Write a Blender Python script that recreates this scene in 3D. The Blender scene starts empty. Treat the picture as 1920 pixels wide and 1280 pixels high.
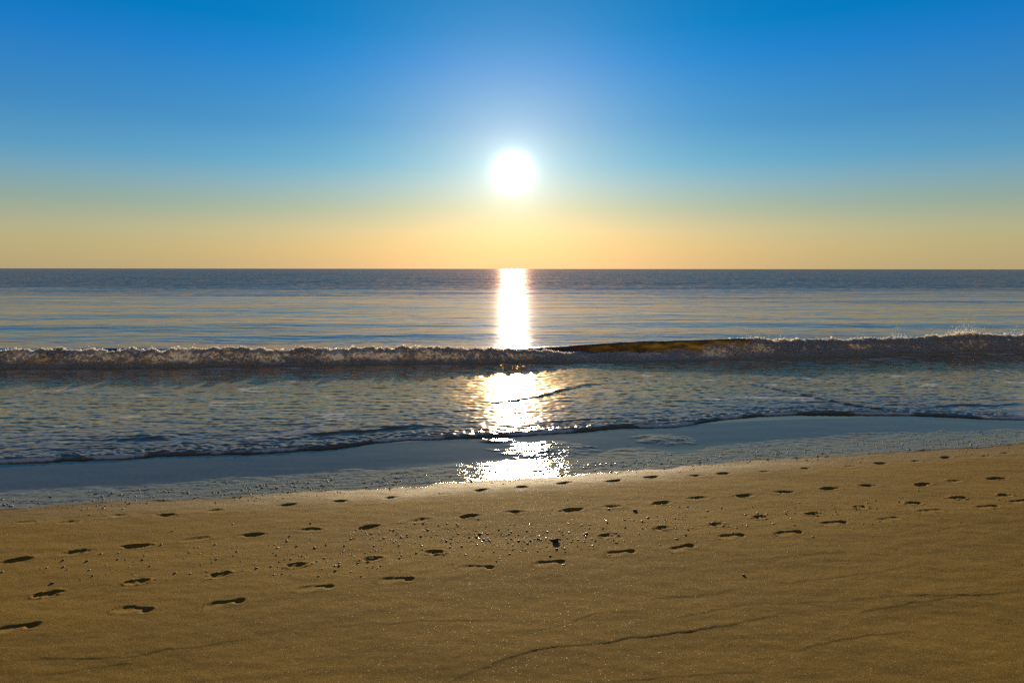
import bpy, math, random
import numpy as np
from mathutils import Vector, Matrix

# ------------------------------------------------------------------ camera
scene = bpy.context.scene
F_PX = 1280.0                      # 24 mm lens on a 1920 px wide frame
HORIZON = 504.0
PITCH = math.atan((640 - HORIZON) / F_PX)
ROLL = math.radians(0.06)
CAM_Z = 2.3
cam_data = bpy.data.cameras.new('camera')
cam_data.sensor_width = 36.0
cam_data.lens = 24.0
cam_data.clip_start = 0.05
cam_data.clip_end = 60000
cam = bpy.data.objects.new('camera', cam_data)
scene.collection.objects.link(cam)
cam.location = (0, 0, CAM_Z)
cam.rotation_mode = 'XYZ'
CAM_M = Matrix.Rotation(math.pi / 2 - PITCH, 3, 'X') @ Matrix.Rotation(ROLL, 3, 'Z')
cam.rotation_euler = CAM_M.to_euler()
scene.camera = cam
CM = np.array(CAM_M)

# ------------------------------------------------------------------ exposure
scene.view_settings.view_transform = 'Standard'
scene.view_settings.look = 'None'
scene.view_settings.gamma = 1.0
scene.view_settings.use_curve_mapping = False
EXPOSURE = 1.0
scene.view_settings.exposure = EXPOSURE
scene.cycles.use_denoising = False
scene.cycles.max_bounces = 8
scene.cycles.transparent_max_bounces = 20
scene.cycles.sample_clamp_indirect = 4.0
scene.cycles.caustics_reflective = False
scene.cycles.caustics_refractive = False

def ray_dir(u, v):
    d = np.array([(u - 960) / F_PX, -(v - 640) / F_PX, -1.0])
    d = CM @ d
    return d / np.linalg.norm(d)

def lin(c, e=EXPOSURE):
    out = []
    for x in c:
        x /= 255.0
        out.append((x / 12.92 if x <= .04045 else ((x + .055) / 1.055) ** 2.4) / 2 ** e)
    return tuple(out) + (1.0,)

SUN = Vector(ray_dir(962, 322))
SUN_EL = math.asin(SUN.z)
SUN_AZ = math.atan2(SUN.x, SUN.y)

# ------------------------------------------------------------------ node helpers
class N:
    def __init__(self, tree):
        self.t = tree
        self.t.nodes.clear()
    def new(self, kind, **kw):
        n = self.t.nodes.new(kind)
        for k, v in kw.items():
            setattr(n, k, v)
        return n
    def put(self, sock, val):
        if isinstance(val, bpy.types.NodeSocket):
            self.t.links.new(val, sock)
        else:
            sock.default_value = val
    def math(self, op, a, b=0.0, c=0.0, clamp=False):
        n = self.new('ShaderNodeMath', operation=op, use_clamp=clamp)
        self.put(n.inputs[0], a); self.put(n.inputs[1], b); self.put(n.inputs[2], c)
        return n.outputs[0]
    def vec(self, op, a, b=(0, 0, 0), s=None):
        n = self.new('ShaderNodeVectorMath', operation=op)
        self.put(n.inputs[0], a); self.put(n.inputs[1], b)
        if s is not None:
            self.put(n.inputs['Scale'], s)
        return n.outputs['Value'] if op in ('DOT_PRODUCT', 'LENGTH') else n.outputs[0]
    def mix(self, f, a, b, blend='MIX'):
        n = self.new('ShaderNodeMix', data_type='RGBA', blend_type=blend)
        self.put(n.inputs[0], f); self.put(n.inputs[6], a); self.put(n.inputs[7], b)
        return n.outputs[2]
    def fmix(self, f, a, b):
        n = self.new('ShaderNodeMix', data_type='FLOAT')
        self.put(n.inputs[0], f); self.put(n.inputs[2], a); self.put(n.inputs[3], b)
        return n.outputs[0]
    def smap(self, v, a, b, c=0.0, d=1.0, smooth=True):
        n = self.new('ShaderNodeMapRange', interpolation_type='SMOOTHSTEP' if smooth else 'LINEAR')
        self.put(n.inputs[0], v)
        for i, x in enumerate((a, b, c, d)):
            self.put(n.inputs[1 + i], x)
        return n.outputs[0]
    def noise(self, co, scale, detail=2.0, rough=0.5, dim='3D', w=0.0):
        n = self.new('ShaderNodeTexNoise', noise_dimensions=dim)
        self.put(n.inputs['Vector'], co)
        n.inputs['Scale'].default_value = scale
        n.inputs['Detail'].default_value = detail
        n.inputs['Roughness'].default_value = rough
        return n
    def ramp(self, f, stops):
        n = self.new('ShaderNodeValToRGB')
        self.put(n.inputs[0], f)
        r = n.color_ramp
        while len(r.elements) < len(stops):
            r.elements.new(0.5)
        for e, (p, c) in zip(r.elements, stops):
            e.position = p; e.color = c
        return n.outputs[0]
    def attr(self, name):
        return self.new('ShaderNodeAttribute', attribute_name=name).outputs['Fac']

# ------------------------------------------------------------------ sky
world = bpy.data.worlds.new("World")
scene.world = world
world.use_nodes = True
w = N(world.node_tree)
gen = w.new('ShaderNodeTexCoord').outputs['Generated']
dirn = w.vec('NORMALIZE', gen)
sep = w.new('ShaderNodeSeparateXYZ'); w.put(sep.inputs[0], dirn)
elev = w.math('MULTIPLY', w.math('ARCSINE', sep.outputs[2]), 180 / math.pi)
f = w.math('DIVIDE', elev, 90.0, clamp=True)
SKY = [(0.0, (175, 159, 119)), (1.8, (181, 168, 122)), (3.4, (173, 172, 136)), (5.6, (142, 165, 154)), (7.8, (116, 160, 180)),
       (9.6, (88, 152, 190)), (13, (62, 134, 190)), (18.5, (26, 119, 194)), (21, (0, 114, 186)), (35, (0, 78, 134)), (60, (22, 54, 82)), (90, (30, 50, 70))]
base = w.ramp(f, [(a * (0.87 if a < 30 else 1) / 90, lin(c)) for a, c in SKY])
cosang = w.vec('DOT_PRODUCT', dirn, tuple(SUN))
ang = w.math('MULTIPLY', w.math('ARCCOSINE', w.math('MINIMUM', cosang, 1.0)), 180 / math.pi)
az = w.math('MULTIPLY_ADD', w.vec('DOT_PRODUCT', dirn, (SUN.x, SUN.y, 0)), 0.5, 0.5)
# the sky opposite the low sun is darker
az_f = w.smap(az, 0.10, 0.92, 0.55, 1.0)
base = w.vec('SCALE', base, s=az_f)
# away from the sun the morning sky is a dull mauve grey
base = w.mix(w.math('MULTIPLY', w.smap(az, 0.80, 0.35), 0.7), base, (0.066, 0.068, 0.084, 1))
def bell(width, power):
    return w.math('EXPONENT', w.math('MULTIPLY', w.math('POWER', w.math('DIVIDE', ang, width), power), -1.0))
def glow(width, power, col, gain):
    return w.vec('SCALE', col, s=w.math('MULTIPLY', bell(width, power), gain / 2 ** EXPOSURE))
# forward scattering brightens and warms the air around the sun
base = w.vec('ADD', base, w.vec('MULTIPLY', base, w.vec('SCALE', (1.2, 0.76, 0.38), s=bell(20.0, 1.6))))
air = w.new('ShaderNodeTexSky', sky_type='NISHITA', sun_disc=False, sun_elevation=SUN_EL, sun_rotation=SUN_AZ,
            air_density=1.0, dust_density=0.6, ozone_density=1.5)
tot = w.vec('ADD', base, w.vec('SCALE', air.outputs[0], s=0.0003))
tot = w.vec('ADD', tot, glow(1.0, 2.0, (1.0, 0.98, 0.95), 3.0))
tot = w.vec('ADD', tot, glow(1.45, 1.0, (1.0, 0.97, 0.94), 1.0))
tot = w.vec('ADD', tot, glow(8.6, 1.8, (1.0, 0.64, 0.25), 0.29))
low = w.math('EXPONENT', w.math('MULTIPLY', elev, -1 / 3.2))
tot = w.vec('ADD', tot, w.vec('SCALE', glow(16.0, 2.0, (0.24, 0.07, 0.05), 1.0), s=w.math('MINIMUM', low, 1.0)))
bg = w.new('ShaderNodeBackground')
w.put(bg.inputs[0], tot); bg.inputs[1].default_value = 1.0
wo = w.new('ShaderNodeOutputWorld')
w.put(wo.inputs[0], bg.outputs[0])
world.cycles.sampling_method = 'MANUAL'
world.cycles.sample_map_resolution = 2048

# ------------------------------------------------------------------ sun
sun_data = bpy.data.lights.new('sun', 'SUN')
sun_data.energy = 4.6
sun_data.angle = math.radians(0.53)
sun_data.color = (1.0, 0.80, 0.52)
sun = bpy.data.objects.new('sun', sun_data)
scene.collection.objects.link(sun)
sun.rotation_euler = SUN.to_track_quat('Z', 'Y').to_euler()
sun.location = (0, 30, 12)

# ------------------------------------------------------------------ numpy noise
rng = np.random.default_rng(7)
PERM = rng.permutation(4096).astype(np.int64)
GANG = rng.random(4096) * 2 * np.pi
GX, GY = np.cos(GANG), np.sin(GANG)
def perlin(x, y, seed=0):
    xi = np.floor(x).astype(np.int64); yi = np.floor(y).astype(np.int64)
    fx = x - xi; fy = y - yi
    u = fx * fx * fx * (fx * (fx * 6 - 15) + 10); v = fy * fy * fy * (fy * (fy * 6 - 15) + 10)
    def g(ix, iy, dx, dy):
        h = PERM[(PERM[(ix + seed * 131) & 4095] + iy) & 4095]
        return GX[h] * dx + GY[h] * dy
    a = g(xi, yi, fx, fy); b = g(xi + 1, yi, fx - 1, fy)
    c = g(xi, yi + 1, fx, fy - 1); d = g(xi + 1, yi + 1, fx - 1, fy - 1)
    return (a + (b - a) * u + (c + (d - c) * u - (a + (b - a) * u)) * v) * 1.5
def fbm(x, y, octv=3, seed=0, gain=0.5):
    r = 0; a = 1.0
    for i in range(octv):
        r = r + a * perlin(x * 2 ** i + 17.3 * i, y * 2 ** i - 9.1 * i, seed + i); a *= gain
    return r
def sstep(a, b, x):
    t = np.clip((x - a) / (b - a), 0, 1)
    return t * t * (3 - 2 * t)

# ------------------------------------------------------------------ ground profile in metres
def unproj(u, v, z=0.0):
    d = ray_dir(u, v)
    t = (z - CAM_Z) / d[2]
    return d[0] * t, d[1] * t
def curve(pts, z=0.0):
    p = np.array([unproj(u, v, z) for u, v in pts])
    p = p[np.argsort(p[:, 0])]
    xs, ys = p[:, 0], p[:, 1]
    k0 = (ys[1] - ys[0]) / (xs[1] - xs[0]) * .4; k1 = (ys[-1] - ys[-2]) / (xs[-1] - xs[-2]) * .4
    xs = np.concatenate(([xs[0] - 400, xs[0] - 8], xs, [xs[-1] + 8, xs[-1] + 400]))
    ys = np.concatenate(([ys[0] - 8 * k0] * 2, ys, [ys[-1] + 8 * k1] * 2))
    gx = np.linspace(xs[0], xs[-1], 80001)
    gy = np.interp(gx, xs, ys)
    ker = np.hanning(31); ker /= ker.sum()
    gy = np.convolve(np.pad(gy, 15, 'edge'), ker, 'valid')
    return lambda x: np.interp(x, gx, gy)
EDGE0 = curve([(0, 869), (120, 863), (240, 858), (300, 853), (420, 851), (520, 847), (620, 841), (700, 829), (760, 824), (880, 821), (960, 818),
              (1090, 809), (1160, 802), (1260, 800), (1300, 795), (1350, 786), (1420, 778), (1520, 775), (1640, 776), (1760, 780), (1850, 785), (1920, 786)])
def EDGE(x):
    return EDGE0(x) + 0.035 * perlin(x * 1.7, x * 0 + 3.3, 5) + 0.016 * perlin(x * 6.0, x * 0 + 7.7, 6)
SHORE = curve([(0, 866), (480, 848), (960, 815), (1440, 788), (1920, 772)])
def base_z(x, y):
    s = SHORE(x) - y
    z = np.where(s < 0, 0.035 * s, 0.010 * s)
    k = np.maximum(s - 1.1, 0)
    z = z + 0.048 * (np.sqrt(k * k + 0.09) - 0.3)
    z = z - 0.040 * (np.sqrt(np.maximum(s - 4.3, 0) ** 2 + 0.25) - 0.5)
    z = np.where(s > 16, 0.4125 + 0.15 * (1 - np.exp(-(s - 16) / 5)), z)
    z = np.where(s < -50, -1.75, z)
    return z
def on_sand(u, v):
    z = 0.05
    for _ in range(8):
        x, y = unproj(u, v, z)
        z = float(base_z(np.array(x), np.array(y)))
    return x, y
def sand_curve(pts):
    p = []
    for u, v in pts:
        x, y = on_sand(u, v); p.append((x, y))
    p = np.array(p); p = p[np.argsort(p[:, 0])]
    xs = np.concatenate(([-400], p[:, 0], [400])); ys = np.concatenate(([p[0, 1] - 1], p[:, 1], [p[-1, 1] + 1]))
    return lambda x: np.interp(x, xs, ys)
MIRROR = sand_curve([(0, 924), (120, 918), (250, 911), (440, 896), (600, 886), (720, 879), (850, 868), (960, 862), (1050, 858), (1110, 856),
                     (1150, 842), (1185, 836), (1215, 842), (1250, 846), (1300, 848), (1345, 838), (1400, 829), (1500, 822), (1560, 815), (1650, 812), (1730, 808), (1920, 806)])
WETEDGE = sand_curve([(0, 952), (120, 946), (240, 940), (330, 936), (440, 930), (560, 922), (700, 914), (800, 909), (900, 902), (1000, 896), (1130, 886),
                      (1240, 876), (1330, 870), (1420, 862), (1500, 857), (1650, 849), (1780, 841), (1920, 832)])

# ------------------------------------------------------------------ mesh helpers
def link(o):
    scene.collection.objects.link(o); return o
def grid_mesh(name, X, Y, Z, attrs, mat):
    nr, nc = X.shape
    me = bpy.data.meshes.new(name)
    nv = nr * nc; nf = (nr - 1) * (nc - 1)
    me.vertices.add(nv)
    co = np.empty((nv, 3), np.float32)
    co[:, 0] = X.ravel(); co[:, 1] = Y.ravel(); co[:, 2] = Z.ravel()
    me.vertices.foreach_set('co', co.ravel())
    i = np.arange(nv, dtype=np.int32).reshape(nr, nc)
    q = np.stack([i[:-1, :-1], i[:-1, 1:], i[1:, 1:], i[1:, :-1]], -1).reshape(-1)
    me.loops.add(nf * 4); me.loops.foreach_set('vertex_index', q)
    me.polygons.add(nf); me.polygons.foreach_set('loop_start', np.arange(nf, dtype=np.int32) * 4)
    me.polygons.foreach_set('use_smooth', np.ones(nf, bool))
    me.update(calc_edges=True)
    for k, a in attrs.items():
        at = me.attributes.new(k, 'FLOAT', 'POINT')
        at.data.foreach_set('value', a.astype(np.float32).ravel())
    me.materials.append(mat)
    return link(bpy.data.objects.new(name, me))

def ico(sub=1):
    import bmesh
    bm = bmesh.new(); bmesh.ops.create_icosphere(bm, subdivisions=sub, radius=1.0)
    V = np.array([v.co[:] for v in bm.verts]); Fc = np.array([[v.index for v in f.verts] for f in bm.faces])
    bm.free(); return V, Fc
def tri_mesh(name, V, Fc, mat, smooth=True, attrs=None):
    me = bpy.data.meshes.new(name)
    me.vertices.add(len(V)); me.vertices.foreach_set('co', V.astype(np.float32).ravel())
    me.loops.add(Fc.size); me.loops.foreach_set('vertex_index', Fc.astype(np.int32).ravel())
    me.polygons.add(len(Fc)); me.polygons.foreach_set('loop_start', np.arange(len(Fc), dtype=np.int32) * 3)
    me.polygons.foreach_set('use_smooth', np.full(len(Fc), smooth))
    me.update(calc_edges=True)
    if mat: me.materials.append(mat)
    return me
def blobs(name, P, R, mat, squash=(1, 1, 1), lump=0.35, smooth=True, sub=1, aniso=0.0):
    """many small uneven lumps (P centres, R radii) as one mesh"""
    V, Fc = ico(sub)
    n = len(P); m = len(V)
    k = 1 + lump * (rng.random((n, m)) - .5) * 2
    A = V[None] * k[..., None] * R[:, None, None] * np.array(squash)[None, None]
    if aniso:
        A = A * (1 + aniso * (rng.random((n, 1, 3)) - .5) * 2)
    th = rng.random(n) * 2 * np.pi
    c, s = np.cos(th)[:, None], np.sin(th)[:, None]
    x = A[..., 0] * c - A[..., 1] * s; y = A[..., 0] * s + A[..., 1] * c
    A = np.stack([x, y, A[..., 2]], -1) + P[:, None, :]
    FF = (Fc[None] + (np.arange(n) * m)[:, None, None]).reshape(-1, 3)
    return link(bpy.data.objects.new(name, tri_mesh(name, A.reshape(-1, 3), FF, mat, smooth)))

def seg_dist(X, Y, pts, reach):
    """distance to a polyline, position along it (0..1) and signed side; only computed within reach"""
    D = np.full(X.shape, 1e3); T = np.zeros(X.shape); S = np.zeros(X.shape)
    pts = np.array(pts); n = len(pts) - 1
    for i in range(n):
        a, b = pts[i], pts[i + 1]
        lo = np.minimum(a, b) - reach; hi = np.maximum(a, b) + reach
        m = (X > lo[0]) & (X < hi[0]) & (Y > lo[1]) & (Y < hi[1])
        if not m.any(): continue
        ab = b - a; L2 = ab @ ab
        px, py = X[m] - a[0], Y[m] - a[1]
        t = np.clip((px * ab[0] + py * ab[1]) / L2, 0, 1)
        dx, dy = px - t * ab[0], py - t * ab[1]
        d = np.hypot(dx, dy)
        old = D[m]; sel = d < old
        Dm = np.where(sel, d, old); D[m] = Dm
        T[m] = np.where(sel, (i + t) / n, T[m])
        S[m] = np.where(sel, np.sign(ab[0] * dy - ab[1] * dx), S[m])
    return D, T, S

# ------------------------------------------------------------------ materials
def new_mat(name):
    m = bpy.data.materials.new(name); m.use_nodes = True
    return m, N(m.node_tree)

def mat_sand():
    m, n = new_mat('sand')
    co = n.new('ShaderNodeNewGeometry').outputs['Position']
    film, strip, damp = n.attr('film'), n.attr('strip'), n.attr('damp')
    grain = n.noise(co, 260, 3, 0.75)
    blotch = n.noise(n.vec('MULTIPLY', co, (0.5, 1.6, 1)), 1.1, 5, 0.6)
    mid = n.noise(co, 22, 4, 0.6)
    c = n.mix(n.smap(grain.outputs[0], 0.32, 0.68), (0.090, 0.052, 0.008, 1), (0.350, 0.222, 0.050, 1))
    c = n.mix(n.smap(blotch.outputs[0], 0.35, 0.7, 0.0, 0.35), c, (0.13, 0.080, 0.020, 1))
    c = n.mix(n.smap(mid.outputs[0], 0.35, 0.7, 0.0, 0.25), c, (0.25, 0.155, 0.035, 1))
    vor = n.new('ShaderNodeTexVoronoi', feature='F1'); n.put(vor.inputs['Vector'], co); vor.inputs['Scale'].default_value = 330
    sp = n.new('ShaderNodeSeparateColor'); n.put(sp.inputs[0], vor.outputs['Color'])
    bright = n.math('GREATER_THAN', sp.outputs[0], 0.9965)
    dark = n.math('GREATER_THAN', sp.outputs[1], 0.955)
    c = n.mix(n.math('MULTIPLY', bright, 0.6), c, (0.75, 0.65, 0.45, 1))
    c = n.mix(n.math('MULTIPLY', dark, 0.6), c, (0.07, 0.05, 0.03, 1))
    wet = n.math('MAXIMUM', film, strip)
    cw = n.mix(n.smap(mid.outputs[0], 0.3, 0.7), (0.070, 0.054, 0.030, 1), (0.10, 0.075, 0.042, 1))
    c = n.mix(n.math('MULTIPLY', damp, 0.35), c, (0.11, 0.075, 0.035, 1))
    cw = n.mix(n.math('MULTIPLY', strip, n.math('SUBTRACT', 1.0, film, clamp=True)), cw, n.mix(n.smap(mid.outputs[0], 0.35, 0.7), (0.20, 0.19, 0.145, 1), (0.12, 0.098, 0.062, 1)))  # bare strip paler: foam residue plus low-sky sheen, both put into the colour
    c = n.mix(wet, c, cw)
    # normals: grain bump fades out under the film of water
    b1 = n.new('ShaderNodeBump'); n.put(b1.inputs['Height'], grain.outputs[0]); b1.inputs['Distance'].default_value = 0.0035
    n.put(b1.inputs['Strength'], n.fmix(wet, 0.9, 0.0))
    spk = n.noise(co, 85, 4, 0.75)
    b2 = n.new('ShaderNodeBump'); n.put(b2.inputs['Height'], spk.outputs[0]); b2.inputs['Distance'].default_value = 0.006
    n.put(b2.inputs['Strength'], n.math('MULTIPLY', n.math('SUBTRACT', 1.0, film, clamp=True), n.fmix(strip, 0.25, 0.20)))
    n.put(b2.inputs['Normal'], b1.outputs[0])
    p = n.new('ShaderNodeBsdfPrincipled')
    n.put(p.inputs['Base Color'], c)
    r = n.fmix(damp, 0.95, 0.70); r = n.fmix(strip, r, 0.9); r = n.fmix(film, r, 0.012)
    r = n.fmix(n.math('MULTIPLY', bright, 0.6), r, 0.40)
    n.put(p.inputs['Roughness'], n.fmix(wet, r, 0.9))
    sl = n.fmix(damp, 0.05, 0.16); sl = n.fmix(wet, sl, 0.0); sl = n.fmix(bright, sl, 0.6)
    n.put(p.inputs['Specular IOR Level'], sl)
    p.inputs['IOR'].default_value = 1.40
    n.put(p.inputs['Normal'], b2.outputs[0])
    # the film of sea water lying on the wet sand
    fr = n.new('ShaderNodeFresnel'); fr.inputs[0].default_value = 1.333; n.put(fr.inputs['Normal'], b2.outputs[0])
    gl = n.new('ShaderNodeBsdfGlossy', distribution='BECKMANN'); gl.inputs[0].default_value = (0.88, 0.72, 0.60, 1)
    n.put(gl.inputs['Roughness'], n.fmix(film, 0.16, 0.015)); n.put(gl.inputs['Normal'], b2.outputs[0])
    mx = n.new('ShaderNodeMixShader'); n.put(mx.inputs[0], n.math('MULTIPLY', fr.outputs[0], wet))
    n.put(mx.inputs[1], p.outputs[0]); n.put(mx.inputs[2], gl.outputs[0])
    o = n.new('ShaderNodeOutputMaterial'); n.put(o.inputs[0], mx.outputs[0])
    return m

def mat_sea():
    m, n = new_mat('sea_water')
    geo = n.new('ShaderNodeNewGeometry')
    co = geo.outputs['Position']
    sx = n.new('ShaderNodeSeparateXYZ'); n.put(sx.inputs[0], co)
    Y = sx.outputs[1]
    foam, lip, shallow, rear = n.attr('foam'), n.attr('lip'), n.attr('shallow'), n.attr('rear')
    # facet slopes of the ripples too small for the mesh
    a = n.noise(n.vec('MULTIPLY', co, (1.0, 2.2, 1)), 7.0, 4, 0.6).outputs['Color']
    b = n.noise(n.vec('MULTIPLY', co, (1.0, 2.4, 1)), 1.1, 4, 0.65).outputs['Color']
    va = n.vec('SUBTRACT', a, (0.5, 0.5, 0.5)); vb = n.vec('SUBTRACT', b, (0.5, 0.5, 0.5))
    patch = n.noise(n.vec('MULTIPLY', co, (0.012, 0.06, 1)), 1.0, 3, 0.5).outputs[0]
    far = n.smap(n.math('MULTIPLY_ADD', patch, 60.0, Y), 58, 130)
    amp_a = n.fmix(shallow, n.fmix(far, 0.11, 0.26), 0.22)
    amp_b = n.fmix(shallow, n.fmix(far, 0.04, 0.40), 0.10)
    v = n.vec('ADD', n.vec('SCALE', va, s=amp_a), n.vec('SCALE', vb, s=amp_b))
    xs = n.new('ShaderNodeCombineXYZ'); n.put(xs.inputs[0], n.fmix(shallow, n.fmix(far, 0.33, 0.56), 0.75)); xs.inputs[1].default_value = 1.0
    v = n.vec('MULTIPLY', v, xs.outputs[0])
    gust = n.noise(n.vec('MULTIPLY', co, (0.30, 0.11, 1)), 1.0, 3, 0.6).outputs[0]
    v = n.vec('SCALE', v, s=n.fmix(shallow, n.smap(gust, 0.3, 0.7, 0.55, 1.4), 1.0))
    bias = n.new('ShaderNodeCombineXYZ'); n.put(bias.inputs[1], n.fmix(shallow, n.fmix(far, -0.002, -0.085), 0.04))
    nrm = n.vec('NORMALIZE', n.vec('ADD', n.vec('ADD', geo.outputs['Normal'], v), bias.outputs[0]))
    body = n.new('ShaderNodeBsdfDiffuse')
    n.put(body.inputs[0], n.mix(shallow, (0.012, 0.020, 0.026, 1), (0.38, 0.31, 0.215, 1)))
    tint = n.mix(shallow, n.mix(far, (0.82, 0.74, 0.80, 1), (0.84, 0.52, 0.44, 1)), (1.0, 0.72, 0.46, 1))
    wg = n.new('ShaderNodeBsdfGlossy'); n.put(wg.inputs[0], tint); n.put(wg.inputs['Normal'], nrm)
    n.put(wg.inputs['Roughness'], n.fmix(shallow, n.fmix(far, 0.07, 0.09), 0.13))
    wf = n.new('ShaderNodeFresnel'); wf.inputs[0].default_value = 1.333; n.put(wf.inputs['Normal'], nrm)
    p = n.new('ShaderNodeMixShader'); n.put(p.inputs[0], wf.outputs[0]); n.put(p.inputs[1], body.outputs[0]); n.put(p.inputs[2], wg.outputs[0])
    # thin backlit crest: sunlight comes through the brown water
    tl = n.new('ShaderNodeBsdfTranslucent'); streak = n.noise(n.vec('MULTIPLY', co, (1.6, 0.5, 7.0)), 1.6, 4, 0.6).outputs[0]
    n.put(tl.inputs[0], n.mix(n.smap(streak, 0.35, 0.75), (0.024, 0.018, 0.005, 1), (0.14, 0.10, 0.020, 1)))
    tp = n.new('ShaderNodeBsdfTransparent'); n.put(tp.inputs[0], n.mix(rear, (0.28, 0.21, 0.07, 1), (0.95, 0.85, 0.6, 1)))
    gl = n.new('ShaderNodeBsdfGlossy'); gl.inputs['Roughness'].default_value = 0.08; n.put(gl.inputs['Normal'], nrm)
    m1 = n.new('ShaderNodeMixShader'); n.put(m1.inputs[0], n.fmix(rear, 0.15, 0.70))
    n.put(m1.inputs[1], tl.outputs[0]); n.put(m1.inputs[2], tp.outputs[0])
    fr = n.new('ShaderNodeFresnel'); fr.inputs[0].default_value = 1.333; n.put(fr.inputs['Normal'], nrm)
    m2 = n.new('ShaderNodeMixShader'); n.put(m2.inputs[0], n.math('MULTIPLY', fr.outputs[0], n.math('SUBTRACT', 1.0, geo.outputs['Backfacing']))); n.put(m2.inputs[1], m1.outputs[0]); n.put(m2.inputs[2], gl.outputs[0])
    m3 = n.new('ShaderNodeMixShader'); n.put(m3.inputs[0], lip); n.put(m3.inputs[1], p.outputs[0]); n.put(m3.inputs[2], m2.outputs[0])
    # churned white water lying in the surface
    fn = n.noise(n.vec('MULTIPLY', co, (1.0, 1.7, 1.0)), 8.0, 6, 0.72).outputs[0]
    fm = n.math('MULTIPLY', n.smap(n.math('ADD', fn, n.math('MULTIPLY', foam, 0.75)), 0.72, 1.02), n.math('GREATER_THAN', foam, 0.001))
    dd = n.new('ShaderNodeBsdfDiffuse'); dd.inputs[0].default_value = (0.70, 0.69, 0.68, 1)
    dt = n.new('ShaderNodeBsdfTranslucent'); dt.inputs[0].default_value = (0.80, 0.70, 0.58, 1)
    df = n.new('ShaderNodeMixShader'); n.put(df.inputs[0], n.math('MULTIPLY', lip, 0.14)); n.put(df.inputs[1], dd.outputs[0]); n.put(df.inputs[2], dt.outputs[0])
    m4 = n.new('ShaderNodeMixShader'); n.put(m4.inputs[0], fm); n.put(m4.inputs[1], m3.outputs[0]); n.put(m4.inputs[2], df.outputs[0])
    o = n.new('ShaderNodeOutputMaterial'); n.put(o.inputs[0], m4.outputs[0])
    return m

def mat_foam():
    m, n = new_mat('foam')
    d = n.new('ShaderNodeBsdfDiffuse'); d.inputs[0].default_value = (0.78, 0.77, 0.75, 1)
    t = n.new('ShaderNodeBsdfTranslucent'); t.inputs[0].default_value = (0.95, 0.86, 0.74, 1)
    g = n.new('ShaderNodeBsdfGlossy'); g.inputs['Roughness'].default_value = 0.25
    a = n.new('ShaderNodeMixShader'); a.inputs[0].default_value = 0.58; n.put(a.inputs[1], d.outputs[0]); n.put(a.inputs[2], t.outputs[0])
    b = n.new('ShaderNodeMixShader'); b.inputs[0].default_value = 0.06; n.put(b.inputs[1], a.outputs[0]); n.put(b.inputs[2], g.outputs[0])
    tr = n.new('ShaderNodeBsdfTransparent')                # froth is mostly air: some light slips through
    e = n.new('ShaderNodeMixShader'); e.inputs[0].default_value = 0.40; n.put(e.inputs[1], b.outputs[0]); n.put(e.inputs[2], tr.outputs[0])
    o = n.new('ShaderNodeOutputMaterial'); n.put(o.inputs[0], e.outputs[0])
    return m

def mat_stone(name, c1, c2, rough):
    m, n = new_mat(name)
    co = n.new('ShaderNodeTexCoord').outputs['Object']
    ns = n.noise(co, 60, 5, 0.6)
    p = n.new('ShaderNodeBsdfPrincipled')
    n.put(p.inputs['Base Color'], n.mix(n.smap(ns.outputs[0], 0.35, 0.65), c1, c2))
    p.inputs['Roughness'].default_value = rough
    b = n.new('ShaderNodeBump'); b.inputs['Distance'].default_value = 0.002; n.put(b.inputs['Height'], ns.outputs[0])
    n.put(p.inputs['Normal'], b.outputs[0])
    o = n.new('ShaderNodeOutputMaterial'); n.put(o.inputs[0], p.outputs[0])
    return m

SAND, SEA, FOAM = mat_sand(), mat_sea(), mat_foam()
STONE_D = mat_stone('dark_stone', (0.025, 0.020, 0.014, 1), (0.07, 0.055, 0.038, 1), 0.75)
STONE_B = mat_stone('brown_stone', (0.05, 0.036, 0.022, 1), (0.13, 0.09, 0.05, 1), 0.6)
STONE_L = mat_stone('pale_stone', (0.42, 0.36, 0.27, 1), (0.6, 0.54, 0.43, 1), 0.28)

# ------------------------------------------------------------------ sand beach
ROW_A = [(50, 978), (132, 978), (225, 966), (310, 965), (402, 956), (538, 946), (638, 939), (733, 932), (828, 926), (902, 918), (978, 912),
         (1059, 905), (1151, 901), (1223, 894), (1306, 891), (1356, 887), (1432, 884), (1510, 878), (1592, 874), (1650, 868), (1717, 864),
         (1773, 857), (1850, 855), (1886, 849)]
ROW_B = [(28, 1050), (142, 1034), (256, 1023), (370, 1009), (474, 1002), (584, 992), (692, 987), (785, 975), (880, 967), (965, 960), (1071, 955),
         (1145, 949), (1241, 942), (1311, 933), (1396, 929), (1469, 922), (1553, 915), (1626, 910), (1728, 908), (1790, 901), (1867, 896)]
ROW_C = [(90, 1112), (258, 1090), (412, 1077), (556, 1059), (695, 1047), (815, 1035), (1140, 1003), (1240, 990), (1343, 983), (1425, 969),
         (1525, 962), (1614, 950), (1714, 943), (1796, 933), (1885, 928)]
ROW_D = [(25, 1177), (247, 1142), (418, 1131), (588, 1102), (740, 1087), (893, 1064), (1028, 1056), (1162, 1036), (1277, 1027), (1370, 1005),
         (1478, 999), (1563, 980), (1665, 973), (1743, 958), (1850, 950), (1912, 940)]
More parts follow.
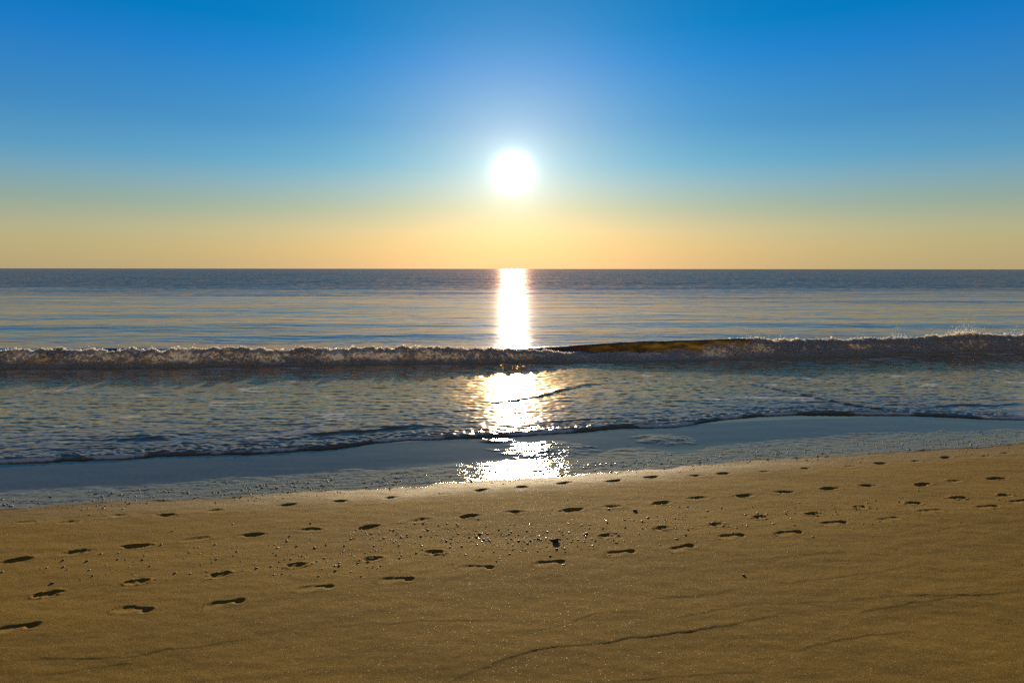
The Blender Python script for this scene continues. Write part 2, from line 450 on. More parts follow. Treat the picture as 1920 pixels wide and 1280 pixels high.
# the same walkers' tracks go on past both sides of the frame
ROW_A += [(-45, 985), (-130, 992), (-215, 1000), (1955, 846), (2020, 842), (2090, 839), (2150, 834)]
ROW_B += [(-80, 1066), (-190, 1078), (1945, 889), (2020, 885), (2100, 878)]
ROW_C += [(-80, 1130), (-240, 1150), (1965, 920), (2050, 911)]
ROW_D += [(-170, 1205), (1985, 930), (2070, 921), (2150, 910)]
RIDGES = [([(830, 1282), (900, 1250), (1010, 1216), (1120, 1205), (1250, 1186), (1330, 1176), (1420, 1158), (1525, 1138)], 0.0055),
          ([(0, 1236), (120, 1231), (240, 1228), (330, 1216), (400, 1205), (490, 1195)], 0.0045),
          ([(600, 1176), (680, 1169), (800, 1163), (900, 1161), (960, 1159)], 0.0040),
          ([(1580, 1122), (1660, 1117), (1740, 1115), (1820, 1116), (1880, 1110), (1930, 1106)], 0.0045),
          ([(1260, 1160), (1340, 1142), (1380, 1136)], 0.0045),
          ([(1480, 1220), (1580, 1196), (1650, 1188), (1700, 1184)], 0.005),
          ([(960, 1182), (1030, 1176), (1120, 1150), (1200, 1143)], 0.0035),
          ([(1180, 1125), (1300, 1117), (1380, 1104)], 0.0035),
          ([(1440, 1093), (1560, 1082), (1680, 1066), (1700, 1060)], 0.004),
          ([(1360, 1050), (1500, 1040), (1620, 1030)], 0.003),
          ([(1700, 1000), (1800, 985), (1920, 975)], 0.003),
          ([(0, 1282), (70, 1266), (170, 1250), (260, 1238)], 0.0035),
          ([(1100, 1282), (1300, 1262), (1480, 1256)], 0.003),
          ([(1290, 1138), (1500, 1128), (1600, 1124)], 0.0035),
          ([(1560, 1160), (1640, 1140), (1760, 1124), (1930, 1090)], 0.0035)]

ys = [-90, -50, -25, -12, -6, -3, -1, 0.2, 1.0, 1.6]
y = 2.0
while y < 11.6:
    ys.append(y); y += 0.0026 * y
ys += [11.9, 12.4, 13, 14, 16, 20, 26, 34, 50, 80]
ys = np.array(ys)
inner = np.linspace(-1, 1, 1500)
outer = 1 + np.array([0.01, 0.03, 0.06, 0.1, 0.16, 0.25, 0.4, 0.7, 1.2, 2, 3.5, 6, 10])
S = np.concatenate((-outer[::-1], inner, outer))
half = np.where(ys > 0, 0.84 * np.maximum(ys, 0) + 0.9, 0.9 - ys * 0.0)
half = np.maximum(half, 2.4)
X = S[None, :] * half[:, None]
Yg = np.repeat(ys[:, None], len(S), 1)
Z = base_z(X, Yg)
fine = np.ones_like(X)
fine[:, np.abs(S) > 1.05] = 0
fine[(ys < 1.0) | (ys > 12)] = 0
wobble = 0.10 * fbm(X * 1.3, Yg * 2.5, 4, 20) + 0.03 * fbm(X * 9, Yg * 14, 3, 24)
mir = MIRROR(X) + wobble * 0.9
wed = WETEDGE(X) + wobble * 0.55 - 0.10 * np.maximum(fbm(X * 2.6, Yg * 0.7, 3, 27), 0)
film = sstep(-0.03, 0.06, Yg - mir)
strip = sstep(-0.02, 0.03, Yg - wed) * (1 - 0.0 * film)
# two low hummocks standing out of the film
def patchy(u, v, ru, rv, seed):
    cx, cy = on_sand(u, v); ex, _ = on_sand(u + ru, v); _, ey = on_sand(u, v - rv)
    q = ((X - cx) / (ex - cx)) ** 2 + ((Yg - cy) / (ey - cy)) ** 2
    return np.clip(1.05 - np.sqrt(q) - 0.35 * fbm(X * 4, Yg * 7, 3, seed), 0, 1)
h1 = patchy(1020, 843, 92, 16, 31); h2 = patchy(1245, 824, 56, 10, 33); h3 = patchy(925, 826, 36, 5, 35)
hum = np.maximum(np.maximum(h1, h2), h3)
film = film * (1 - sstep(0.1, 0.3, hum))
damp = sstep(-0.75, 0.0, Yg - wed)
under = sstep(0.0, 0.25, Yg - EDGE(X))
film = np.maximum(film, under)
dry = 1 - strip
Z = Z + hum * 0.016
Z += fine * (0.0038 * fbm(X * 0.9, Yg * 1.6, 3, 40) * dry + 0.0016 * fbm(X * 5, Yg * 9, 3, 44) * dry)
# rill texture of the strip at the water's edge and small standing grit
st = strip * (1 - film)
Z += fine * st * (0.0042 * fbm(X * 5, Yg * 9, 3, 50) + 0.0015 * np.abs(fbm(X * 22, Yg * 30, 3, 54)))
Z += fine * film * 0.0009 * fbm(X * 1.2, Yg * 3.0, 2, 58)
# a low swash lip along the wet edge
lipd = Yg - wed
Z += fine * 0.007 * np.exp(-((lipd - 0.01) / 0.035) ** 2) * (0.4 + np.clip(fbm(X * 3, Yg * 3, 2, 59), -0.4, 1))
grit = fbm(X * 26, Yg * 26, 2, 60)
gm = np.clip(fbm(X * 1.1, Yg * 2.8, 3, 62) + 0.15, 0, 1) * (st + 0.35 * damp * dry)
Z += fine * np.maximum(grit - 0.35, 0) * 0.022 * gm

def foot(u, v, row, i):
    cx, cy = on_sand(u, v)
    r = np.random.default_rng(abs(int(u * 7 + v)))
    nb = [p for p in row if p != (u, v)]
    q = min(nb, key=lambda p: abs(p[0] - u)); qx, qy = on_sand(*q)
    ang = math.atan2(qy - cy, qx - cx)
    if ang > math.pi / 2: ang -= math.pi
    if ang < -math.pi / 2: ang += math.pi
    return cx, cy, ang + r.uniform(-.2, .2), r
def stamp(cx, cy, ang, L, W, depth, rim, rough, seed, kind='lens', heel_k=1.0):
    global Z
    m = (np.abs(X - cx) < L) & (np.abs(Yg - cy) < L * .8) & (fine > 0)
    if not m.any(): return
    rr = np.random.default_rng(seed)
    x, y = X[m] - cx, Yg[m] - cy
    c, s = math.cos(ang), math.sin(ang)
    a, b = x * c + y * s, (-x * s + y * c)
    wob = fbm(X[m] * 18, Yg[m] * 18, 3, seed) * rough
    def ell(ca, cb, ra, rb):
        return np.sqrt(((a - ca) / ra) ** 2 + ((b - cb) / rb) ** 2)
    if kind == 'lens':                      # a slumped print in soft sand, one long hollow, deeper at one end
        bend = rr.uniform(-.15, .2) * W
        b2 = b + bend * (a / (0.5 * L)) ** 2
        e = rr.uniform(-.10, .12) * L
        wid = W * (0.42 - 0.10 * np.clip(a / L, -1, 1) * rr.uniform(-1, 1))
        q = np.sqrt((np.abs(a - e * 0) / (0.48 * L)) ** 2.0 + (b2 / wid) ** 2) + wob
        pit = 1 - sstep(0.15, 1.08, q)
        prof = depth * pit * (1 + 0.5 * (a - e) / L * rr.choice([-1, 1])) * (1 + 2 * wob)
        ring = rim * np.exp(-((q - 1.15) / 0.2) ** 2) * (1 + wob * 3)
    elif kind == 'paw':                     # crumbly, broken up hollow
        q = ell(0, 0, 0.5 * L, 0.42 * W) + wob
        pit = 1 - sstep(0.5, 1.05, q)
        prof = depth * pit * (0.7 + 2.2 * wob)
        ring = rim * np.exp(-((q - 1.2) / 0.25) ** 2) * (0.6 + wob * 4)
    else:                                   # shallow bare foot on firm sand: heel, ball, toes
        heel = ell(0.34 * L, 0, 0.16 * L, 0.36 * W)
        ball = ell(-0.15 * L, 0.03 * W, 0.27 * L, 0.46 * W)
        arch = ell(0.10 * L, 0.16 * W, 0.30 * L, 0.20 * W)
        q = np.minimum(np.minimum(heel, ball), arch * 1.1) + wob
        pit = 1 - sstep(0.45, 1.04, q)
        hk = 1 - sstep(0.3, 1.1, heel)
        far_side = 0.55 + 0.45 * np.clip(b / (0.4 * W), -1, 1)
        prof = depth * pit * (far_side + heel_k * hk) * (1 + 2 * wob)
        for t_ in range(5):
            tq = ell(-(0.47 - 0.018 * t_) * L, (-0.34 + 0.17 * t_) * W, 0.03 * L, 0.07 * W)
            prof = prof + depth * 0.6 * (1 - sstep(0.4, 1.1, tq))
        ring = rim * np.exp(-((q - 1.2) / 0.2) ** 2) * (1 + wob * 3)
    Z[m] += -0.8 * prof + ring
for k, (u, v) in enumerate(ROW_A):
    cx, cy, an, r = foot(u, v, ROW_A, k)
    stamp(cx, cy, an, r.uniform(.17, .27), 0.12, 0.005 + 0.019 * r.random() ** 1.3, 0.0015, 0.24, 100 + k)
for k, (u, v) in enumerate(ROW_B):
    cx, cy, an, r = foot(u, v, ROW_B, k)
    stamp(cx, cy, an, r.uniform(.22, .28), 0.13, r.uniform(.020, .030) if k % 2 == 0 else r.uniform(.009, .015), 0.002, 0.26, 200 + k)
for k, (u, v) in enumerate(ROW_C):
    cx, cy, an, r = foot(u, v, ROW_C, k)
    stamp(cx, cy, an, 0.16, 0.12, r.uniform(.010, .017), 0.005, 0.35, 300 + k, 'paw')
for k, (u, v) in enumerate(ROW_D):
    cx, cy, an, r = foot(u, v, ROW_D, k)
    stamp(cx, cy, an, 0.28, 0.12, r.uniform(.006, .011), 0.0010, 0.13, 400 + k, 'foot', r.uniform(.3, 1.3))
for pts, h in RIDGES:
    P = [on_sand(u, v) for u, v in pts]
    D, T, Sd = seg_dist(X + 0.02 * fbm(X * 5, Yg * 5, 2, 70), Yg + 0.016 * fbm(X * 5, Yg * 5, 3, 71), P, 0.35)
    env = np.sin(np.clip(T, 0.02, 0.98) * np.pi) ** 0.5
    sd = D * Sd           # positive on the seaward side
    step = 0.45 * h * env * (np.exp(-np.maximum(sd, 0) / 0.16) * (sd > 0) + np.exp(-(np.minimum(sd, 0) / 0.008) ** 2) * (sd <= 0))
    Z += fine * np.where(D < 0.34, step - 0.45 * h * env * math.exp(-.34 / .16), 0) * (D < 0.34)
beach = grid_mesh('sand_beach', X, Yg, Z, {'film': film, 'strip': strip, 'damp': damp}, SAND)
beach['kind'] = 'structure'
SX, SYs, SZ = S, ys, Z
def sand_z(px, py):
    j = min(max(np.searchsorted(ys, py) - 1, 0), len(ys) - 2)
    k = min(max(np.searchsorted(S, px / half[j]) - 1, 0), len(S) - 2)
    return float(Z[j:j + 2, k:k + 2].mean())

# ------------------------------------------------------------------ sea
BORE = curve([(-40, 695), (0, 694), (250, 693), (500, 690), (740, 686), (960, 684), (1180, 680), (1400, 676), (1660, 670), (1920, 664), (1960, 663)])
BORE_H = curve([(0, 0)] * 0 + [(0, 694), (960, 684), (1920, 664)])   # only to get x of the frame edges
xw = [unproj(u, v)[0] for u, v in ((-60, 694), (300, 692), (900, 685), (1060, 682), (1250, 679), (1500, 674), (1920, 664))]
bore_h = lambda x: np.interp(x, xw, [0.33, 0.36, 0.31, 0.16, 0.07, 0.04, 0.05])
x2 = [(u - 960) / F_PX * 18.3 for u in (880, 990, 1100, 1200, 1300, 1375, 1450, 1650, 1780, 1830, 1920, 2100)]
wave_h = lambda x: np.interp(x, x2, [0.0, 0.15, 0.27, 0.34, 0.38, 0.42, 0.335, 0.33, 0.35, 0.39, 0.36, 0.32])
WAVE2 = lambda x: 17.6 + np.interp(x, [-5, 0, 6, 14], [0.2, 0.0, 0.15, 1.1]) + 0.10 * perlin(x * 0.4, x * 0 + 1.5, 9)
L1 = [unproj(u, v) for u, v in ((912, 760), (960, 755), (1000, 749), (1030, 742), (1060, 734), (1100, 725), (1150, 721))]
L2 = [unproj(u, v) for u, v in ((1380, 720), (1430, 727), (1480, 737), (1530, 748), (1600, 762), (1660, 770), (1720, 775))]
L3 = [unproj(u, v) for u, v in ((210, 832), (260, 824), (320, 826))]
L4 = [unproj(u, v) for u, v in ((520, 830), (590, 818), (680, 812), (770, 802), (840, 801))]
L5 = [unproj(u, v) for u, v in ((960, 797), (1050, 792), (1140, 787), (1220, 786))]
L6 = [unproj(u, v) for u, v in ((1720, 768), (1790, 762), (1860, 763), (1930, 760))]
def sea_fields(x, y, cell):
    """height and attributes of the water at (x, y); cell = mesh spacing, damps detail too small for the mesh"""
    t = y - EDGE(x)
    foam = np.zeros_like(x); lip = np.zeros_like(x)
    def det(wl): return sstep(0.9, 2.2, wl / cell)
    z = 0.012 + 0.012 * (1 - np.exp(-np.maximum(t, 0) / 0.030)) + np.clip(0.004 * t, 0, 0.03)
    onset = sstep(0.0, 0.35, t)
    # choppy sheet of spent wave
    ch = 0.0065 * fbm(x * 1.4, y * 5.0, 2, 80) * det(0.2) + 0.0055 * fbm(x * 5, y * 13, 2, 83) * det(0.09) + 0.0034 * fbm(x * 13, y * 22, 1, 86) * det(0.04)
    rid = np.exp(-((t - 0.2) / 0.25) ** 2)
    calm = sstep(0, 2, y - BORE(x) - 2)
    z = z + ch * onset * (1 - 0.70 * calm)
    # rounded swash front, thicker in places
    thick = 0.006 + 0.013 * np.clip(perlin(x * 0.45, x * 0 + 2, 90) + 0.3, 0, 1)
    z = z + thick * np.exp(-((t - 0.12) / 0.09) ** 2) + 0.012 * fbm(x * 9, y * 14, 2, 92) * rid * det(.1) * sstep(0, .05, t) + 0.006 * fbm(x * 24, y * 28, 1, 93) * rid * det(.03) * sstep(0, .05, t)
    for P, h, wd in ((L1, .045, .10), (L2, .036, .09), (L3, .05, .16), (L4, .045, .13), (L5, .02, .08), (L6, .03, .1)):
        D, T, Sd = seg_dist(x + .03 * perlin(x * 3, y * 3, 95), y + .03 * perlin(x * 4, y * 4, 96), P, 1.2)
        env = np.sin(np.clip(T, 0.0, 1.0) * np.pi) ** 0.6
        sd = D * Sd
        z = z + np.where(D < 1.15, 0.48 * h * env * np.where(sd < 0, np.exp(-(sd / (wd * .35)) ** 2), np.exp(-(sd / (wd * 2.4)) ** 2)) * (1 + 0.5 * fbm(x * 3, y * 6, 3, 98)), 0)
    # low swell seaward, crests along the shore
    sw = sstep(1.0, 5.0, y - BORE(x))
    yy = y + 1.2 * perlin(x * 0.08, y * 0.08, 97)
    lvl = np.maximum(y, 20.0)
    z = z + sw * (0.015 * fbm(x * 0.13, yy * 0.55, 2, 100) * det(0.9) + 0.05 * perlin(x * 0.05, yy * 0.24, 103) * det(3)
                  + 0.008 * fbm(x * 0.7, y * 2.6, 2, 105) * det(0.35) + 0.10 * sstep(60, 160, y) * perlin(x * 0.02, y * 0.07, 107) * det(12))
    # the bore: a low roller of white water
    rag = 0.07 * fbm(x * 1.6, x * 0 + 1, 3, 110)
    q = y - BORE(x) - rag
    H = bore_h(x) * (1 + 0.22 * fbm(x * 0.7, x * 0 + 4, 3, 113))
    front = sstep(-0.02, 0.34, q) ** 0.8
    back = np.exp(-np.maximum(q - 0.42, 0) / 0.55)
    g = front * back
    z = z + H * g
    lum = fbm(x * 4, y * 6, 3, 115)
    z = z + 0.20 * H * lum * np.exp(-((q - 0.25) / 0.25) ** 2) * det(.15)
    foam = np.maximum(foam, np.exp(-((q - 0.24) / 0.22) ** 2) * (0.75 + 0.35 * perlin(x * 1.1, y * 3, 117)))
    lip = np.maximum(lip, sstep(0.12, 0.45, g) * (bore_h(x) > 0.02) * sstep(0.0, 0.1, q))
    rear = sstep(0.30, 0.42, q) * sstep(2.6, 2.0, q)
    # churned water just ahead of the bore
    z = z + 0.012 * fbm(x * 1.2, y * 5, 3, 118) * np.exp(-((q + 0.6) / 0.5) ** 2) * det(.2)
    # rear swell left of the light path
    ql = y - 17.9 - 0.2 * perlin(x * 0.3, x * 0, 119)
    left = sstep(1.0, -2.0, x)
    z = z + left * (0.13 + 0.05 * perlin(x * 0.35, x * 0 + 8, 120)) * np.where(ql < 0, np.exp(-(ql / 0.35) ** 2), np.exp(-(ql / 1.5) ** 2))
    # the second, taller wave that is just breaking
    q2 = y - WAVE2(x)
    H2 = wave_h(x)
    s2 = np.where(q2 < 0, np.exp(-(np.minimum(q2, 0) / 0.34) ** 2), np.exp(-(q2 / 1.3) ** 2))
    z = z + H2 * s2 * (1 + 0.03 * perlin(x * 1.5, x * 0 + 6, 121))
    broke = sstep(x2[5] - .1, x2[6] - .3, x)
    smooth_face = sstep(x2[1], x2[3], x) * (1 - sstep(x2[5] + .2, x2[6] + .3, x))
    lip = np.maximum(lip, np.clip(smooth_face + broke, 0, 1) * sstep(0.10, 0.40, s2))
    rear = np.maximum(rear * (1 - sstep(-0.6, -0.4, q2) * (1 - left)), sstep(0.0, 0.12, q2) * (1 - left))
    foam = np.maximum(foam, broke * np.exp(-((q2 + 0.12) / 0.2) ** 2) * (0.85 + 0.3 * perlin(x * 1.2, y * 2, 123)))
    z = z + broke * 0.04 * lum * np.exp(-((q2 + 0.15) / 0.28) ** 2) * det(.15)
    # thin white bead on the swash front
    foam = np.maximum(foam, 0.85 * np.exp(-((t - 0.035) / 0.04) ** 2) * sstep(-0.2, 0.3, perlin(x * 1.1, x * 0 + 3, 125) + 0.1))
    # lacy remains of foam on the spent sheet
    lace = sstep(0.30, 0.8, fbm(x * 0.9, y * 1.8, 3, 127)) * sstep(0.2, 1, t) * (q < -0.3)
    foam = np.maximum(foam, 0.50 * lace)
    foam = np.maximum(foam, 0.46 * np.exp(-((q + 0.55) / 0.45) ** 2) * sstep(-0.2, 0.5, fbm(x * 0.8, y * 3, 3, 128)) * (q < 0))
    shallow = (1 - 0.55 * (1 - sstep(0.2, 3.0, t))) * (1 - sstep(0.0, 0.8, y - BORE(x)))
    shallow = np.maximum(shallow, np.clip(g + s2 * (H2 > .1), 0, 1) * (y < 22))
    z = np.where(t < 0.02, -0.004 + (z + 0.004) * np.clip(t, 0, 0.02) / 0.02, z)
    return z, foam, lip, np.clip(shallow, 0, 1), rear

ts = [0.0, 0.004, 0.008, 0.014, 0.02]
t = 0.03
while t < 11.6:
    ts.append(t); t += 0.0024 * (t + 8.0)
while t < 13.5:
    ts.append(t); t += 0.022
while t < 18000:
    ts.append(t); t += 0.0042 * t if t > 30 else 0.0034 * (t + 8)
ts += [25000, 40000]
ts = np.array(ts)
inner = np.linspace(-1, 1, 900)
S2 = np.concatenate((-outer[::-1], inner, outer))
half2 = 0.80 * (ts + 8) + 1.2
XX = S2[None, :] * half2[:, None]
E = EDGE(XX)
fade = sstep(400, 30, ts)[:, None]
YY = E * fade + 9.0 * (1 - fade) + ts[:, None]
cell = np.maximum(half2 / 450 * 1.0, np.gradient(ts))[:, None] * np.ones_like(XX)
cell[:, np.abs(S2) > 1.02] *= 12
ZZ, foam, lip, shallow, rear = sea_fields(XX, YY, cell)
be = base_z(XX[0], YY[0])
ZZ = ZZ + (be[None, :] * np.exp(-ts / 2.5)[:, None])
sea = grid_mesh('sea', XX, YY, ZZ, {'foam': foam, 'lip': lip, 'shallow': shallow, 'rear': rear}, SEA)
sea['kind'] = 'structure'

# ------------------------------------------------------------------ white water and spray
def foam_points(n, xlo, xhi, line, qlo, qhi, seed, keep):
    r = np.random.default_rng(seed)
    x = r.uniform(xlo, xhi, n); q = r.uniform(qlo, qhi, n)
    y = line(x) + q
    k = keep(x, y, q, r)
    return x[k], y[k], q[k], r
def height(x, y):
    return sea_fields(x, y, np.full_like(x, 0.03))[0]
# roller
def keep1(x, y, q, r):
    d = 0.55 + 0.55 * fbm(x * 1.1, y * 3, 3, 130) + 0.30 * sstep(0.30, 0.45, q) * -1
    d *= sstep(xw[0] - 40, xw[0] - 1, x)
    return r.random(len(x)) < np.clip(d, 0.05, 1)
x, y, q, r = foam_points(84000, -14.0, 14.5, lambda a: BORE(a) + 0.07 * fbm(a * 1.6, a * 0 + 1, 3, 110), -0.03, 0.50, 1, keep1)
z = height(x, y)
rad = r.gamma(2.0, 0.0050, len(x)) + 0.005
top = np.exp(-((q - 0.36) / 0.12) ** 2)
z = z + rad * 0.2 + top * np.maximum(fbm(x * 3.5, y * 3.5, 3, 132), 0) * r.random(len(x)) * (0.02 + 0.20 * bore_h(x))
P1 = np.stack([x, y, z], 1); R1 = np.minimum(rad, 0.045)
# spray above it
n = 2600
x = r.uniform(-14, 14, n); q = r.uniform(0.25, 0.6, n); y = BORE(x) + q
burst = np.clip(fbm(x * 1.3, x * 0 + 5, 3, 134), 0, 1) ** 1.5
z = height(x, y) + r.exponential(0.04, n) * (0.5 + 3.0 * burst) * (bore_h(x) / .33)
P2 = np.stack([x, y, z], 1)[burst > 0.02]; R2 = r.uniform(0.003, 0.009, n)[burst > 0.02]
o = blobs('foam', np.concatenate((P1, P2)), np.concatenate((R1, R2)), FOAM, (1.15, 1, 0.85), 0.4)
o['kind'] = 'stuff'; o['label'] = 'white water tumbling along the low front roller'
# breaking wave foam
def keep2(x, y, q, r):
    d = 0.6 + 0.5 * fbm(x * 1.3, y * 2.5, 3, 140) + 0.25 * sstep(-0.1, 0.1, q) * -1
    d *= sstep(x2[5] - .15, x2[6] - 0.2, x + 0.5 * q)
    return r.random(len(x)) < np.clip(d, 0, 1)
x, y, q, r = foam_points(56000, x2[5] - .3, 17.0, WAVE2, -0.42, 0.22, 2, keep2)
z = height(x, y)
rad = r.gamma(2.0, 0.0055, len(x)) + 0.005
topk = np.exp(-(q / 0.14) ** 2)
spl = np.exp(-((x - x2[9]) / 0.55) ** 2)
z = z + rad * 0.2 + topk * (np.maximum(fbm(x * 3, y * 3, 3, 142), 0) * 0.09 + 0.10 * spl) * r.random(len(x))
P1 = np.stack([x, y, z], 1); R1 = np.minimum(rad, 0.05)
n = 3200
x = np.concatenate((r.uniform(x2[5], 16, n - 900), r.normal(x2[9], 0.45, 900))); q = r.uniform(-0.12, 0.2, n); y = WAVE2(x) + q
burst = np.clip(fbm(x * 1.2, x * 0 + 9, 3, 144), 0, 1) ** 1.5 + 0.8 * np.exp(-((x - x2[9]) / 0.5) ** 2)
z = height(x, y) + r.exponential(0.05, n) * (0.4 + 2.2 * burst)
P2 = np.stack([x, y, z], 1); R2 = r.uniform(0.003, 0.010, n)
o = blobs('foam', np.concatenate((P1, P2)), np.concatenate((R1, R2)), FOAM, (1.15, 1, 0.85), 0.4)
o['kind'] = 'stuff'; o['label'] = 'white water spilling down the taller wave behind, right of the brown face'

# ------------------------------------------------------------------ stones
def stone_mesh(name, mat, seed, sub=2, jag=0.3, sq=(1, 0.8, 0.6)):
    r = np.random.default_rng(seed)
    V, Fc = ico(sub)
    V = V * np.array(sq)
    for _ in range(7):
        nrm = r.normal(size=3); nrm /= np.linalg.norm(nrm)
        d = r.uniform(0.45, 0.8)
        s = V @ nrm
        V = V - np.maximum(s - d, 0)[:, None] * nrm * 0.9
    V = V * (1 + jag * 0.25 * fbm(V[:, 0] * 2 + seed, V[:, 1] * 2 + V[:, 2], 3, 150 + seed))[:, None]
    return tri_mesh(name, V, Fc, mat, smooth=True)
def put_stone(me, u, v, size, name, label, cat, group=None, rot=0, sink=0.25, up=None):
    px, py = on_sand(u, v)
    o = link(bpy.data.objects.new(name, me))
    o.location = (px, py, sand_z(px, py) + size * (0.5 - sink))
    o.scale = (size, size, size); o.rotation_euler = (0.2 * math.sin(rot * 3), 0.2 * math.cos(rot * 5), rot)
    o['label'] = label; o['category'] = cat
    if group: o['group'] = group
    return o
rock_me = stone_mesh('stone', STONE_D, 3, 3, 1.0, (1, 0.75, 0.6))
put_stone(rock_me, 1042, 1015, 0.030, 'stone', 'largest dark jagged stone, casting a black shadow amid the thickest pebble scatter', 'stone', rot=0.4, sink=0.12)
put_stone(stone_mesh('stone', STONE_D, 8, 3, 0.8, (1, .8, .5)), 1394, 1077, 0.015, 'stone', 'small dark stone lying alone on the smooth bare sand below the footprints', 'stone', rot=1.4, sink=0.45)
put_stone(stone_mesh('stone', STONE_D, 12, 3, 0.8, (1, .8, .45)), 1190, 957, 0.026, 'stone', 'rounded dark stone between footprints of the second row, up the beach from the big one', 'stone', rot=2.2, sink=0.42)

variants = [stone_mesh('pebble', m, s, 2, 0.6, sq) for s, m, sq in
            ((21, STONE_D, (1, .8, .6)), (22, STONE_B, (1, .9, .5)), (23, STONE_L, (1, .7, .5)), (24, STONE_D, (1.2, .7, .5)), (25, STONE_B, (1, 1, .6)), (26, STONE_L, (1.3, .6, .35)))]
# where pebbles lie in the photograph: (u, v, spread u, spread v, count, smallest, largest)
ZONES = [(860, 1000, 95, 13, 260, .003, .011), (1010, 1012, 60, 12, 210, .003, .012), (930, 1016, 90, 9, 150, .003, .010), (1130, 992, 90, 18, 170, .003, .011),
         (1300, 978, 130, 18, 190, .003, .011), (1480, 958, 110, 14, 120, .003, .010), (1700, 940, 130, 14, 110, .003, .010), (740, 1005, 80, 14, 140, .003, .010),
         (600, 1030, 130, 22, 150, .003, .011), (420, 1045, 150, 24, 120, .003, .011), (160, 1062, 120, 18, 60, .003, .011), (700, 1060, 160, 14, 70, .003, .009),
         (900, 1035, 200, 10, 90, .003, .009)]
pts = []
r = np.random.default_rng(11)
for u0, v0, su, sv, nn, lo, hi in ZONES:
    for _ in range(int(nn * 0.8)):
        u, v = r.normal(u0, su), r.normal(v0, sv)
        s = lo + (hi - lo) * r.random() ** 3.2
        pts.append((u, v, s * 1.22))
# tide line grit
for _ in range(2300):
    u = r.uniform(-30, 1950)
    if fbm(np.array([u / 90.]), np.array([0.3]), 2, 160)[0] < -0.15 and r.random() < .7: continue
    px, _ = on_sand(u, 890)
    wl = np.interp(u, [0, 120, 240, 440, 700, 900, 1130, 1330, 1500, 1650, 1920], [946, 941, 934, 922, 908, 897, 879, 864, 851, 843, 826])
    v = wl + r.normal(-4, 7) + (abs(r.normal(0, 10)) if r.random() < .25 else 0)
    pts.append((u, v, 0.0035 + 0.0110 * r.random() ** 3))
for _ in range(420):                              # strays
    u, v = r.uniform(0, 1920), r.uniform(900, 1090)
    if v < np.interp(u, [0, 960, 1920], [955, 905, 840]) or v > np.interp(u, [0, 960, 1920], [1120, 1050, 960]): continue
    pts.append((u, v, 0.0025 + 0.006 * r.random() ** 3))
world_pts = []
for u, v, s in pts:
    if not (0 < v < 1280): continue
    px, py = on_sand(u, v)
    world_pts.append((px, py, s, u, v))
world_pts.sort(key=lambda p: -p[2] / p[1] if 4 < p[3] < 1916 else 0)
big = world_pts[:285]; rest = world_pts[285:]
GRP = 'pebbles scattered over the sand'
for i, (px, py, s, u, v) in enumerate(big):
    k = int(r.integers(0, 6)) if 790 < u < 1180 and r.random() < .6 else int(r.choice([0, 1, 3, 4]))
    o = link(bpy.data.objects.new('pebble', variants[k]))
    tone = {0: 'dark', 3: 'dark', 1: 'brown', 4: 'brown', 2: 'pale', 5: 'pale'}[k]
    o.location = (px, py, sand_z(px, py) + s * 0.08)
    s2 = s * float(r.uniform(.8, 1.15))
    o.scale = (s2, s2, s2 * float(r.uniform(.7, 1.1))); o.rotation_euler = (float(r.uniform(-.3, .3)), float(r.uniform(-.3, .3)), float(r.uniform(0, 6.28)))
    o['category'] = 'pebble'
    o['label'] = tone + ' pebble lying among many others on the sand near the footprints'
    o['group'] = tone + ' ' + GRP
rp = np.array([(px, py, sand_z(px, py) + s * .08) for px, py, s, u, v in rest]); rr = np.array([p[2] for p in rest])
o = blobs('gravel', rp, rr * 0.9, STONE_B, (1.1, .9, .55), 0.25, smooth=True)
o['kind'] = 'stuff'; o['label'] = 'fine gravel strewn along the tide line and between the footprints'

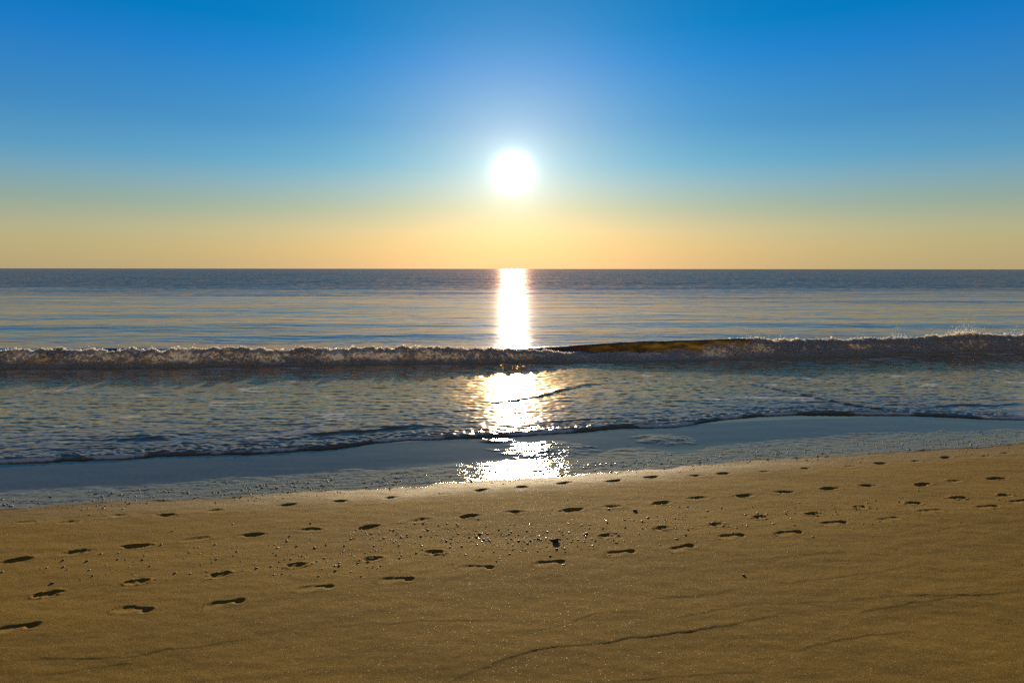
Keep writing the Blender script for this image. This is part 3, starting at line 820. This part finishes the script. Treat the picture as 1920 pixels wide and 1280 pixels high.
# ------------------------------------------------------------------ distant boat on the horizon
import bmesh
def simple(name, prof, y0, y1, mat, parent=None):
    """prism from a side profile (x, z) between y0 and y1, narrowed at the ends"""
    bm = bmesh.new()
    a = [bm.verts.new((x_, y0, z_)) for x_, z_ in prof]; b = [bm.verts.new((x_, y1, z_)) for x_, z_ in prof]
    bm.faces.new(a); bm.faces.new(b[::-1])
    for i in range(len(prof)):
        j = (i + 1) % len(prof)
        bm.faces.new((a[j], a[i], b[i], b[j]))
    bmesh.ops.recalc_face_normals(bm, faces=bm.faces)
    me = bpy.data.meshes.new(name); bm.to_mesh(me); bm.free(); me.materials.append(mat)
    o = link(bpy.data.objects.new(name, me)); o.parent = parent
    return o
def mat_paint(name, c):
    m, n = new_mat(name)
    p = n.new('ShaderNodeBsdfPrincipled'); ns = n.noise(n.new('ShaderNodeTexCoord').outputs['Object'], 1.5, 3, .5)
    n.put(p.inputs['Base Color'], n.mix(n.math('MULTIPLY', ns.outputs[0], 0.4), c, (0.08, 0.07, 0.06, 1)))
    p.inputs['Roughness'].default_value = 0.5
    o = n.new('ShaderNodeOutputMaterial'); n.put(o.inputs[0], p.outputs[0]); return m
boat = link(bpy.data.objects.new('fishing_boat', None))
bd = ray_dir(1860, 507); k = 3200 / bd[1]
boat.location = (bd[0] * k, 3200, 0)
boat.scale = (0.7, 0.7, 0.55)
boat['label'] = 'tiny dark boat far out on the horizon, near the right end of the sea'; boat['category'] = 'boat'
HULL, CABIN = mat_paint('hull_paint', (0.05, 0.06, 0.08, 1)), mat_paint('cabin_paint', (0.25, 0.24, 0.22, 1))
simple('hull', [(-6.5, 2.0), (-5.8, -0.4), (5.0, -0.4), (7.4, 3.0), (5.5, 2.4), (-2, 2.0)], -1.8, 1.8, HULL, boat)
simple('cabin', [(-2.5, 2.0), (-2.5, 4.6), (1.6, 4.9), (2.4, 2.1)], -1.2, 1.2, CABIN, boat)
simple('mast', [(-0.2, 4.7), (-0.1, 8.0), (0.1, 8.0), (0.2, 4.7)], -0.15, 0.15, HULL, boat)
